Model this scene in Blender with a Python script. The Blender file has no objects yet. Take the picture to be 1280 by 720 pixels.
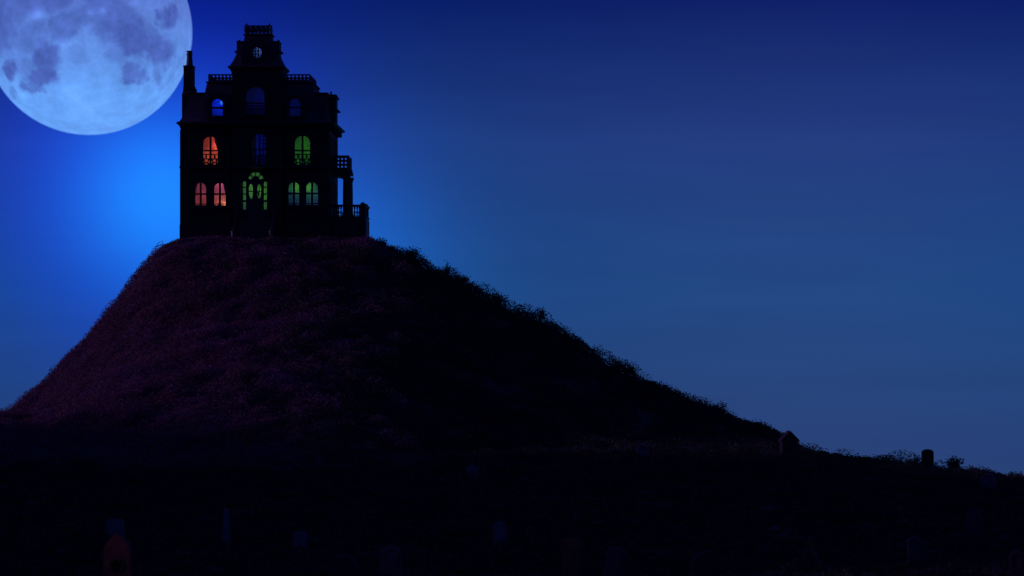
import bpy, math, random
import numpy as np
from mathutils import Vector, Matrix
from mathutils.geometry import tessellate_polygon

rng = np.random.default_rng(7)
random.seed(7)
S = bpy.context.scene
COL = S.collection
R = math.radians

# ------------------------------------------------------------------ camera
F = 1280 * 100 / 36.0            # focal length of the photograph in its own pixels
cam = bpy.data.cameras.new('camera')
cam.lens = 100
cam.sensor_width = 36
cam.clip_start = 1
cam.clip_end = 20000
cam.dof.use_dof = True
cam.dof.focus_distance = 208
cam.dof.aperture_fstop = 0.72
camo = bpy.data.objects.new('camera', cam)
camo.rotation_euler = (R(90), 0, 0)
COL.objects.link(camo)
S.camera = camo

# ------------------------------------------------------------------ world: moonlit night sky
def build_world():
    w = bpy.data.worlds.new('World')
    S.world = w
    w.use_nodes = True
    nt = w.node_tree
    nt.nodes.clear()
    N, L = nt.nodes, nt.links
    out = N.new('ShaderNodeOutputWorld')
    bg = N.new('ShaderNodeBackground')
    L.new(bg.outputs[0], out.inputs[0])
    tc = N.new('ShaderNodeTexCoord')
    nv = N.new('ShaderNodeVectorMath'); nv.operation = 'NORMALIZE'
    L.new(tc.outputs['Generated'], nv.inputs[0])
    sp = N.new('ShaderNodeSeparateXYZ')
    L.new(nv.outputs[0], sp.inputs[0])

    def m(op, a, b=None, c=None):
        n = N.new('ShaderNodeMath'); n.operation = op
        for i, v in enumerate((a, b, c)):
            if v is None: continue
            if isinstance(v, (int, float)): n.inputs[i].default_value = v
            else: L.new(v, n.inputs[i])
        return n.outputs[0]
    # elevation ramp: deep navy above, paler and greyer towards the horizon
    t = m('MULTIPLY_ADD', sp.outputs['Z'], 1 / 0.9, 0.2 / 0.9)      # z -0.2..0.7 -> 0..1
    cr = N.new('ShaderNodeValToRGB')
    L.new(t, cr.inputs[0])
    stops = [(-0.0675, (.0185, .0504, .1751)), (0.0, (.0095, .0595, .2181)), (0.0506, (.0115, .0431, .2057)),
             (0.1012, (.0020, .0120, .1314)), (0.30, (.012, .021, .230)), (0.65, (.012, .019, .190))]
    e = cr.color_ramp.elements
    while len(e) < len(stops): e.new(0.5)
    for el, (z, c) in zip(e, stops):
        el.position = (z + 0.2) / 0.9
        el.color = (*c, 1)
    # faint long streaks of thin high cloud
    mp = N.new('ShaderNodeMapping'); mp.inputs['Scale'].default_value = (7, 7, 80)
    L.new(nv.outputs[0], mp.inputs[0])
    no = N.new('ShaderNodeTexNoise'); no.inputs['Scale'].default_value = 1.3; no.inputs['Detail'].default_value = 4
    L.new(mp.outputs[0], no.inputs['Vector'])
    streak = m('MULTIPLY_ADD', no.outputs[0], 0.22, 0.89)
    sc = N.new('ShaderNodeVectorMath'); sc.operation = 'SCALE'
    L.new(cr.outputs[0], sc.inputs[0]); L.new(streak, sc.inputs['Scale'])
    total = sc.outputs[0]
    # glow of the moon in the night air
    front = m('GREATER_THAN', sp.outputs['Y'], 0.0)
    for (gu, gv, sg, colr) in ((200.7, 243, 69.3, (.0029, .1898, .2518)), (195, 228, 132, (0, 0, .567)), (397, 348, 103, (0, .0816, .3554)), (1000, 360, 260, (.0075, .005, .012))):
        dx = m('SUBTRACT', sp.outputs['X'], (gu - 640) / F * 0.99)
        dz = m('SUBTRACT', sp.outputs['Z'], (360 - gv) / F * 0.99)
        r2 = m('ADD', m('MULTIPLY', dx, dx), m('MULTIPLY', dz, dz))
        g = m('MULTIPLY', m('EXPONENT', m('MULTIPLY', r2, -0.5 / (sg / F) ** 2)), front)
        s2 = N.new('ShaderNodeVectorMath'); s2.operation = 'SCALE'
        s2.inputs[0].default_value = colr
        L.new(g, s2.inputs['Scale'])
        ad = N.new('ShaderNodeVectorMath'); ad.operation = 'ADD'
        L.new(total, ad.inputs[0]); L.new(s2.outputs[0], ad.inputs[1])
        total = ad.outputs[0]
    L.new(total, bg.inputs['Color'])
    bg.inputs['Strength'].default_value = 1.0
build_world()

# ------------------------------------------------------------------ sun lamp: the dim violet key light of the night
sun = bpy.data.lights.new('key_light', 'SUN')
sun.energy = 2.0
sun.angle = R(6)
sun.color = (0.72, 0.25, 1.0)
suno = bpy.data.objects.new('key_light', sun)
SUN_AZ, SUN_EL = R(-91), R(8)           # azimuth from -Y (towards the camera), negative = left
sdir = Vector((math.sin(SUN_AZ) * math.cos(SUN_EL), -math.cos(SUN_AZ) * math.cos(SUN_EL), math.sin(SUN_EL)))
suno.rotation_euler = sdir.to_track_quat('Z', 'Y').to_euler()
suno.location = sdir * 300
COL.objects.link(suno)

S.view_settings.view_transform = 'Standard'
S.view_settings.look = 'None'
S.view_settings.exposure = 0
S.view_settings.gamma = 1
S.view_settings.use_curve_mapping = False

# ------------------------------------------------------------------ helpers
def X(u, y): return (u - 640.0) * y / F
def Z(v, y): return (360.0 - v) * y / F

def tag(o, label=None, cat=None, group=None, kind=None):
    if label: o['label'] = label
    if cat: o['category'] = cat
    if group: o['group'] = group
    if kind: o['kind'] = kind
    return o

def new_mesh(name, verts, faces, mat, parent=None, origin=(0, 0, 0), smooth=False):
    me = bpy.data.meshes.new(name)
    ov = Vector(origin)
    me.from_pydata([tuple(Vector(v) - ov) for v in verts], [], faces)
    me.update()
    if mat: me.materials.append(mat)
    if smooth:
        me.polygons.foreach_set('use_smooth', [True] * len(me.polygons))
    o = bpy.data.objects.new(name, me)
    COL.objects.link(o)
    if parent is not None:
        o.parent = parent
    else:
        o.location = ov
    return o

class MB:
    """collects shapes into one mesh"""
    def __init__(self): self.v = []; self.f = []
    def add(self, verts, faces):
        n = len(self.v)
        self.v += [tuple(p) for p in verts]
        self.f += [tuple(i + n for i in f) for f in faces]
        return self
    def box(self, x0, x1, y0, y1, z0, z1):
        v = [(x0, y0, z0), (x1, y0, z0), (x1, y1, z0), (x0, y1, z0), (x0, y0, z1), (x1, y0, z1), (x1, y1, z1), (x0, y1, z1)]
        f = [(0, 3, 2, 1), (4, 5, 6, 7), (0, 1, 5, 4), (1, 2, 6, 5), (2, 3, 7, 6), (3, 0, 4, 7)]
        return self.add(v, f)
    def room(self, x0, x1, y0, y1, z0, z1):
        """box open to the front (-Y), seen from inside"""
        v = [(x0, y0, z0), (x1, y0, z0), (x1, y1, z0), (x0, y1, z0), (x0, y0, z1), (x1, y0, z1), (x1, y1, z1), (x0, y1, z1)]
        f = [(0, 1, 2, 3), (4, 7, 6, 5), (1, 5, 6, 2), (2, 6, 7, 3), (3, 7, 4, 0)]
        return self.add(v, f)
    def plate(self, outer, holes, y0, thick, axis='y'):
        """outline with holes in the x-z plane, given thickness along y (axis 'x': outline in y-z, thickness along x)"""
        loops = [list(outer)] + [list(h) for h in holes]
        pts = [p for l in loops for p in l]
        tris = tessellate_polygon([[Vector((p[0], p[1], 0)) for p in l] for l in loops])
        n = len(pts)
        if axis == 'y':
            v = [(a, y0, b) for a, b in pts] + [(a, y0 + thick, b) for a, b in pts]
        else:
            v = [(y0, a, b) for a, b in pts] + [(y0 + thick, a, b) for a, b in pts]
        f = []
        for t in tris:
            f.append(tuple(t)); f.append(tuple(i + n for i in reversed(t)))
        k = 0
        for l in loops:
            m = len(l)
            for i in range(m):
                j = (i + 1) % m
                f.append((k + i, k + j, k + j + n, k + i + n))
            k += m
        return self.add(v, f)
    def lathe(self, cx, cy, prof, n=14, square=False):
        v = []; f = []
        for r, z in prof:
            for i in range(n):
                a = 2 * math.pi * i / n + (math.pi / n if square else 0)
                v.append((cx + r * math.cos(a), cy + r * math.sin(a), z))
        for k in range(len(prof) - 1):
            for i in range(n):
                j = (i + 1) % n
                f.append((k * n + i, k * n + j, (k + 1) * n + j, (k + 1) * n + i))
        f.append(tuple(reversed(range(n))))
        f.append(tuple(range((len(prof) - 1) * n, len(prof) * n)))
        return self.add(v, f)
    def loft(self, rects):
        """rects: list of (x0,x1,y0,y1,z)"""
        v = []; f = []
        for x0, x1, y0, y1, z in rects:
            v += [(x0, y0, z), (x1, y0, z), (x1, y1, z), (x0, y1, z)]
        for k in range(len(rects) - 1):
            for i in range(4):
                j = (i + 1) % 4
                f.append((k * 4 + i, k * 4 + j, k * 4 + 4 + j, k * 4 + 4 + i))
        f.append((3, 2, 1, 0)); m = (len(rects) - 1) * 4
        f.append((m, m + 1, m + 2, m + 3))
        return self.add(v, f)
    def build(self, name, mat, parent=None, origin=(0, 0, 0), smooth=False, fix=True):
        o = new_mesh(name, self.v, self.f, mat, parent, origin, smooth)
        if fix:
            import bmesh
            bm = bmesh.new(); bm.from_mesh(o.data)
            bmesh.ops.recalc_face_normals(bm, faces=bm.faces)
            bm.to_mesh(o.data); bm.free()
        return o

def mat_new(name, col, rough=0.8, var=0.35, scale=3.0, bump=0.3, spec=0.3, stretch=(1, 1, 1), attr=None, metal=0.0, col2=None):
    m = bpy.data.materials.new(name); m.use_nodes = True
    nt = m.node_tree; N, L = nt.nodes, nt.links
    b = N['Principled BSDF']
    b.inputs['Roughness'].default_value = rough
    b.inputs['Specular IOR Level'].default_value = spec
    b.inputs['Metallic'].default_value = metal
    tc = N.new('ShaderNodeTexCoord')
    mp = N.new('ShaderNodeMapping'); mp.inputs['Scale'].default_value = stretch
    L.new(tc.outputs['Object'], mp.inputs[0])
    no = N.new('ShaderNodeTexNoise'); no.inputs['Scale'].default_value = scale; no.inputs['Detail'].default_value = 6
    L.new(mp.outputs[0], no.inputs['Vector'])
    mx = N.new('ShaderNodeMix'); mx.data_type = 'RGBA'
    lo = tuple(c * (1 - var) for c in col); hi = col2 or tuple(c * (1 + var) for c in col)
    mx.inputs['A'].default_value = (*lo, 1); mx.inputs['B'].default_value = (*hi, 1)
    cr = N.new('ShaderNodeMapRange'); cr.inputs['From Min'].default_value = 0.35; cr.inputs['From Max'].default_value = 0.65
    L.new(no.outputs[0], cr.inputs[0]); L.new(cr.outputs[0], mx.inputs['Factor'])
    src = mx.outputs['Result']
    if attr:
        at = N.new('ShaderNodeAttribute'); at.attribute_name = attr
        src = at.outputs['Color']
    L.new(src, b.inputs['Base Color'])
    if bump:
        bp = N.new('ShaderNodeBump'); bp.inputs['Strength'].default_value = bump; bp.inputs['Distance'].default_value = 0.05
        L.new(no.outputs[0], bp.inputs['Height']); L.new(bp.outputs[0], b.inputs['Normal'])
    return m

def mat_bands(name, col, period, depth=0.03, axis='Z', rough=0.75, brick=None):
    """siding boards or courses of slates"""
    m = mat_new(name, col, rough, 0.3, 1.5, 0.0)
    nt = m.node_tree; N, L = nt.nodes, nt.links
    b = N['Principled BSDF']
    tc = N.new('ShaderNodeTexCoord')
    if brick:
        mp = N.new('ShaderNodeMapping'); mp.inputs['Rotation'].default_value = (R(90), 0, 0)
        L.new(tc.outputs['Object'], mp.inputs[0])
        bt = N.new('ShaderNodeTexBrick'); bt.inputs['Scale'].default_value = 1
        bt.inputs['Brick Width'].default_value = brick[0]; bt.inputs['Row Height'].default_value = brick[1]
        bt.inputs['Mortar Size'].default_value = 0.02
        bt.inputs['Color1'].default_value = (1, 1, 1, 1); bt.inputs['Color2'].default_value = (.6, .6, .6, 1); bt.inputs['Mortar'].default_value = (0, 0, 0, 1)
        L.new(mp.outputs[0], bt.inputs[0]); h = bt.outputs['Color']
    else:
        wv = N.new('ShaderNodeTexWave'); wv.wave_type = 'BANDS'; wv.bands_direction = axis; wv.wave_profile = 'SAW'
        wv.inputs['Scale'].default_value = 0.314 / period
        L.new(tc.outputs['Object'], wv.inputs[0]); h = wv.outputs['Fac']
    bp = N.new('ShaderNodeBump'); bp.inputs['Strength'].default_value = 0.8; bp.inputs['Distance'].default_value = depth
    L.new(h, bp.inputs['Height']); L.new(bp.outputs[0], b.inputs['Normal'])
    return m

def mat_glass(name, tint):
    m = bpy.data.materials.new(name); m.use_nodes = True
    nt = m.node_tree; N, L = nt.nodes, nt.links
    N.clear()
    out = N.new('ShaderNodeOutputMaterial')
    tr = N.new('ShaderNodeBsdfTransparent')
    no = N.new('ShaderNodeTexNoise'); no.inputs['Scale'].default_value = 2.0; no.inputs['Detail'].default_value = 3
    tc = N.new('ShaderNodeTexCoord'); L.new(tc.outputs['Object'], no.inputs['Vector'])
    mx = N.new('ShaderNodeMix'); mx.data_type = 'RGBA'
    mx.inputs['A'].default_value = (*[c * 0.7 for c in tint], 1); mx.inputs['B'].default_value = (*tint, 1)
    L.new(no.outputs[0], mx.inputs['Factor']); L.new(mx.outputs['Result'], tr.inputs[0])
    gl = N.new('ShaderNodeBsdfGlossy'); gl.inputs['Roughness'].default_value = 0.08
    ms = N.new('ShaderNodeMixShader'); ms.inputs[0].default_value = 0.04
    L.new(tr.outputs[0], ms.inputs[1]); L.new(gl.outputs[0], ms.inputs[2]); L.new(ms.outputs[0], out.inputs[0])
    return m

def mat_leaf():
    m = mat_new('leaf', (.05, .05, .03), 0.7, 0.3, 3, 0.0, spec=0.15, attr='leafcol')
    nt = m.node_tree; N, L = nt.nodes, nt.links
    at = [n for n in N if n.bl_idname == 'ShaderNodeAttribute'][0]
    tr = N.new('ShaderNodeBsdfTranslucent'); L.new(at.outputs['Color'], tr.inputs[0])
    ms = N.new('ShaderNodeMixShader'); ms.inputs[0].default_value = 0.28
    L.new(N['Principled BSDF'].outputs[0], ms.inputs[1]); L.new(tr.outputs[0], ms.inputs[2])
    L.new(ms.outputs[0], N['Material Output'].inputs[0])
    return m
M = dict(
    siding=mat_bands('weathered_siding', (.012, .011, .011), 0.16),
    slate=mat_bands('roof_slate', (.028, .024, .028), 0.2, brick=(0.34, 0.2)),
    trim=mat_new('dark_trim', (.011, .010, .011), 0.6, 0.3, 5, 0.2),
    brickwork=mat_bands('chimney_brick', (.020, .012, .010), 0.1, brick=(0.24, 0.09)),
    plaster=mat_new('old_plaster', (.52, .50, .46), 0.9, 0.25, 1.2, 0.2),
    wood=mat_new('dark_wood', (.03, .02, .015), 0.55, 0.4, 6, 0.2, stretch=(1, 1, 0.2)),
    curtain=mat_new('curtain_cloth', (.30, .28, .28), 0.9, 0.3, 4, 0.3, stretch=(6, 1, 0.3)),
    glass=mat_glass('window_glass', (.92, .92, .92)),
    stone=mat_new('grey_headstone', (.075, .075, .085), 0.85, 0.4, 4, 0.5),
    dkstone=mat_new('dark_headstone', (.013, .013, .015), 0.85, 0.4, 4, 0.5),
    redlit_stone=mat_new('red_lit_headstone', (.09, .030, .014), 0.85, 0.35, 4, 0.5),  # glow of small red lights put into the stone colour
    mauve=mat_new('mauve_granite', (.034, .025, .036), 0.8, 0.35, 6, 0.5),
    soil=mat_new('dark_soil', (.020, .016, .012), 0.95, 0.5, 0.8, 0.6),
    leaf=mat_leaf(),
    twig=mat_new('twig_bark', (.04, .03, .022), 0.9, 0.3, 8, 0.3),
)

# ------------------------------------------------------------------ terrain
GZ = -9.6
# skyline of the hill: (u, v of the bare ground in the photograph, distance)
CR = [(-420, 548, 206.0), (-200, 545, 206.0), (-60, 580, 206.0), (0, 560, 206.0), (30, 508, 206.0), (60, 478, 206.0), (100, 438, 206.0), (130, 402, 206.0),
      (150, 378, 206.0), (165, 356, 206.0), (180, 336, 206.0), (200, 312, 206.0), (222, 301, 206.0), (260, 299, 206.0), (460, 301, 206.0), (480, 314, 205.3),
      (510, 323, 204.3), (545, 342, 203.2), (580, 359, 202.0), (620, 382, 200.7), (660, 396, 199.3), (690, 408, 198.3), (720, 428, 197.3),
      (760, 456, 196.0), (800, 477, 194.7), (850, 496, 193.0), (900, 522, 191.3), (940, 535, 190.0), (975, 552, 188.8), (1000, 566, 188.0),
      (1040, 573, 187.7), (1080, 578, 187.5), (1150, 585, 187.0), (1200, 592, 186.7), (1240, 607, 186.4), (1280, 632, 186.1), (1400, 690, 186.0), (1600, 700, 186.0)]
CX = np.array([X(u, y) for u, v, y in CR]); CY = np.array([y for u, v, y in CR], float); CZ = np.array([Z(v, y) for u, v, y in CR])

def vnoise(x, y, seed=0):
    """cheap smooth pseudo noise, about -1..1"""
    s = seed * 1.7
    return (np.sin(x * 1.0 + 1.3 * np.sin(y * 0.7 + s) + s) * np.cos(y * 1.1 + 1.7 * np.sin(x * 0.6 - s)) +
            0.5 * np.sin(x * 2.3 + y * 1.9 + 2 * np.sin(y * 1.3 + s)) * np.cos(y * 2.9 - x * 1.1 + s)) / 1.4

def terrain(x, y):
    x = np.asarray(x, float); y = np.asarray(y, float)
    yc = np.interp(x, CX, CY); zc = np.interp(x, CX, CZ)
    fall = np.clip((y - 105) / np.maximum(yc - 105, 1), 0, 1)
    base = GZ + 0.25 * vnoise(x * 0.12, y * 0.1, 1) + np.minimum(zc - 0.25 - GZ, 0) * fall ** 1.5
    yk = y + 6.0 * vnoise(x * 0.13, y * 0.17, 4)
    base = base + 17 * np.exp(-0.5 * ((x + 54) / 10) ** 2) * np.where(yk < 121, np.exp(-np.clip((121 - y) / 29, 0, 2) ** 12), np.exp(-(np.maximum(yk - 132, 0) / 36) ** 2))      # unseen knoll off to the left, added to shade the low ground
    base = np.maximum(base, -40)
    # away from the crest the hill is worn round: use the skyline profile smoothed sideways
    sm = sum(np.interp(x + d, CX, CZ) for d in (-17, -13, -10, -7, -4, 0, 4, 7, 10, 13, 17)) / 11
    kk = np.clip((yc - y) / 17, 0, 1); kk = kk * kk * (3 - 2 * kk)
    zc0 = zc; zc = np.where(y < yc, zc + (np.minimum(sm, zc + 1.5) - zc) * kk, zc)
    run = np.clip((zc0 - GZ) * 4.2, 12, 58)                                   # how far the hill reaches towards us
    t = np.clip((yc - y) / run, 0, 1)
    g = (1 - t) ** 1.75 * (1 + 0.9 * t)
    front = base + (zc - base) * g
    pd = 13.0 * np.clip((zc - 1.3) / 1.8, 0, 1) ** 2                         # flat ground under the house
    back = zc - 0.42 * np.maximum(y - yc - pd, 0) - 0.02 * np.maximum(y - yc, 0)
    z = np.where(y < yc, front, back)
    k = np.clip(np.abs(y - yc) / 6, 0.12, 1)
    z = z + k * (0.30 * vnoise(x * 0.55, y * 0.5, 2) + 0.14 * vnoise(x * 1.7, y * 1.5, 3)) * np.where(y < yc, 1, 0.2)
    return z

def axis_pts(lo, hi, step, far_lo, far_hi, n):
    a = np.arange(lo, hi + step, step)
    l = lo - np.geomspace(step, lo - far_lo, n)[::-1]
    h = a[-1] + np.geomspace(step, far_hi - a[-1], n)
    return np.concatenate([l, a, h])
gx = axis_pts(-62, 48, 0.6, -2500, 2500, 24)
gy = axis_pts(60, 224, 0.6, -600, 6000, 24)
GXX, GYY = np.meshgrid(gx, gy)
GZZ = terrain(GXX, GYY)
nx, ny = len(gx), len(gy)
idx = np.arange(nx * ny).reshape(ny, nx)
quads = np.stack([idx[:-1, :-1], idx[:-1, 1:], idx[1:, 1:], idx[1:, :-1]], -1).reshape(-1, 4)

def np_mesh(name, verts, quads, mat, kind=None, colors=None, smooth=False):
    me = bpy.data.meshes.new(name)
    nv, nf = len(verts), len(quads); k = quads.shape[1]
    me.vertices.add(nv); me.vertices.foreach_set('co', np.ascontiguousarray(verts, np.float32).ravel())
    me.loops.add(nf * k); me.loops.foreach_set('vertex_index', np.ascontiguousarray(quads, np.int32).ravel())
    me.polygons.add(nf)
    me.polygons.foreach_set('loop_start', np.arange(0, nf * k, k, dtype=np.int32))
    me.update(calc_edges=True)
    if smooth: me.polygons.foreach_set('use_smooth', np.ones(nf, bool))
    me.materials.append(mat)
    if colors is not None:
        ca = me.color_attributes.new('leafcol', 'FLOAT_COLOR', 'POINT')
        c4 = np.ones((nv, 4), np.float32); c4[:, :3] = colors
        ca.data.foreach_set('color', c4.ravel())
    o = bpy.data.objects.new(name, me); COL.objects.link(o)
    if kind: o['kind'] = kind
    return o
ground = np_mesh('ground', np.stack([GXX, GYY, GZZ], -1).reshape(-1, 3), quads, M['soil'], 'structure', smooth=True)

# ------------------------------------------------------------------ leaves
def leaf_quads(c, size, rng, flat=0.5, aspect=0.55):
    """one rhombic leaf per centre c (n,3)"""
    n = len(c)
    d = rng.normal(size=(n, 3)); d[:, 2] = d[:, 2] * flat + 0.35
    d /= np.linalg.norm(d, axis=1, keepdims=True)
    e = rng.normal(size=(n, 3)); e -= (e * d).sum(1, keepdims=True) * d
    e /= np.linalg.norm(e, axis=1, keepdims=True)
    s = np.asarray(size).reshape(-1, 1) if np.ndim(size) else size
    v = np.stack([c - d * s * 0.5, c + e * s * aspect * 0.5, c + d * s * 0.5, c - e * s * aspect * 0.5], 1)
    return v.reshape(-1, 3), np.arange(4 * n).reshape(-1, 4)

def in_view(x, y, mu=200):
    u = 640 + F * x / y
    return (u > -mu) & (u < 1280 + mu)

def clumps(n, xr, yr, want):
    x = rng.uniform(*xr, n); y = rng.uniform(*yr, n)
    k = in_view(x, y) & want(x, y)
    return x[k], y[k]

def tint_weight(x, y):
    # share of scrub with violet light put into its colour: thick on the left flank, fading to leafy ivy to the right and on the flat
    w = np.clip((-6 - x + 4 * vnoise(x * 0.3, y * 0.3, 5)) / 14, 0, 1)
    return w * np.clip((y - 138) / 14, 0, 1)

def cover(name, n, xr, yr, want, rad, height, leaf, dens, cols, label, cat):
    """dome shaped tufts of small leaves, self shading, with dark gaps between them"""
    x, y = clumps(n, xr, yr, want)
    k = (y < np.interp(x, CX, CY) + 2.0)
    x, y = x[k], y[k]
    m = len(x)
    p = np.clip(0.5 + 0.5 * vnoise(x * 0.5, y * 0.3, 8) + 0.35 * vnoise(x * 1.6, y * 1.0, 9), 0, 1)
    edge = np.clip(1 - np.abs(y - np.interp(x, CX, CY)) / 4, 0, 1) * (x > -10.5) * rng.uniform(0, 1, m)
    rr = rng.uniform(rad[0], rad[1], m) * (0.75 + 0.5 * p) * (1 + 0.45 * edge)
    hh = rr * height * rng.uniform(0.6, 1.35, m) * np.where(x > 9, 0.75, 1.0) * (1 + 0.35 * edge) * (0.42 + 0.58 * np.clip((y - 118) / 25, 0, 1)) * (1 - 0.62 * np.clip((terrain(x, y) - 2.2) / 0.8, 0, 1))
    cnt = np.maximum((dens * rr ** 2 / leaf ** 2).astype(int), 12)
    i = np.repeat(np.arange(m), cnt); t = len(i)
    a = rng.uniform(0, 2 * np.pi, t); q = np.sqrt(rng.uniform(0, 1, t)); 
    lump = 1 + 0.22 * np.sin(a * 3 + i) + 0.15 * np.sin(a * 5 + 2.1 * i)
    dome = np.sqrt(np.clip(1 - q ** 2, 0, 1)) * (1 + 0.2 * rng.normal(size=t).clip(-1.6, .9))
    cx_ = x[i] + rr[i] * q * lump * np.cos(a) * 1.25; cy_ = y[i] + rr[i] * q * lump * np.sin(a)
    cz_ = terrain(cx_, cy_) + hh[i] * dome - 0.03
    v, f = leaf_quads(np.stack([cx_, cy_, cz_], -1), leaf * rng.uniform(0.6, 1.35, t), rng)
    cols = np.array(cols)
    lc = cols[rng.integers(0, len(cols), m)][i] * rng.uniform(0.7, 1.3, (t, 1))
    o = np_mesh(name, v, f, M['leaf'], 'stuff', np.repeat(lc, 4, 0))
    tag(o, label, cat, kind='stuff')
    print(name, m, 'tufts', t, 'leaves')
    return o

cover('tinted_scrub', 15000, (-46, 12), (140, 209), lambda x, y: rng.uniform(0, 1, len(x)) < tint_weight(x, y), (.30, .85), .86, .10, 4.2,
      [(.085, .050, .065), (.10, .055, .060), (.060, .045, .040), (.075, .050, .085)],  # violet light on this flank tinted into the leaf colours
      'low scrub matted over the left flank of the hill, leaves tinted with the violet light', 'tinted_scrub')
cover('ground_ivy', 30000, (-36, 52), (86, 209), lambda x, y: rng.uniform(0, 1, len(x)) > tint_weight(x, y) * 1.02, (.32, .85), .66, .125, 4.8,
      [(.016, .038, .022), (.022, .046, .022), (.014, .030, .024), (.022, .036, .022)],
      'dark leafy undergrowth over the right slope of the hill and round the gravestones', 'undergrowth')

def grass():
    x, y = clumps(75000, (-36, 36), (84, 176), lambda x, y: np.ones(len(x), bool))
    z = terrain(x, y); n = len(x); per = 3
    x = np.repeat(x, per) + rng.normal(size=n * per) * .07; y = np.repeat(y, per) + rng.normal(size=n * per) * .07; z = np.repeat(z, per)
    h = rng.uniform(.06, .22, n * per); a = rng.uniform(0, 6.28, n * per); w = .018
    lean = rng.normal(size=(n * per, 2)) * .05
    v = np.stack([np.stack([x - w * np.cos(a), y - w * np.sin(a), z - .02], -1), np.stack([x + w * np.cos(a), y + w * np.sin(a), z - .02], -1),
                  np.stack([x + lean[:, 0], y + lean[:, 1], z + h], -1)], 1).reshape(-1, 3)
    c = np.array([(.03, .045, .015), (.045, .055, .02), (.05, .045, .025)])[rng.integers(0, 3, n * per)] * rng.uniform(.6, 1.3, (n * per, 1))
    o = np_mesh('grass', v, np.arange(3 * n * per).reshape(-1, 3), M['leaf'], 'stuff', np.repeat(c, 3, 0))
    tag(o, 'short dark grass over the graveyard at the foot of the hill', 'grass', kind='stuff')
grass()

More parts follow.
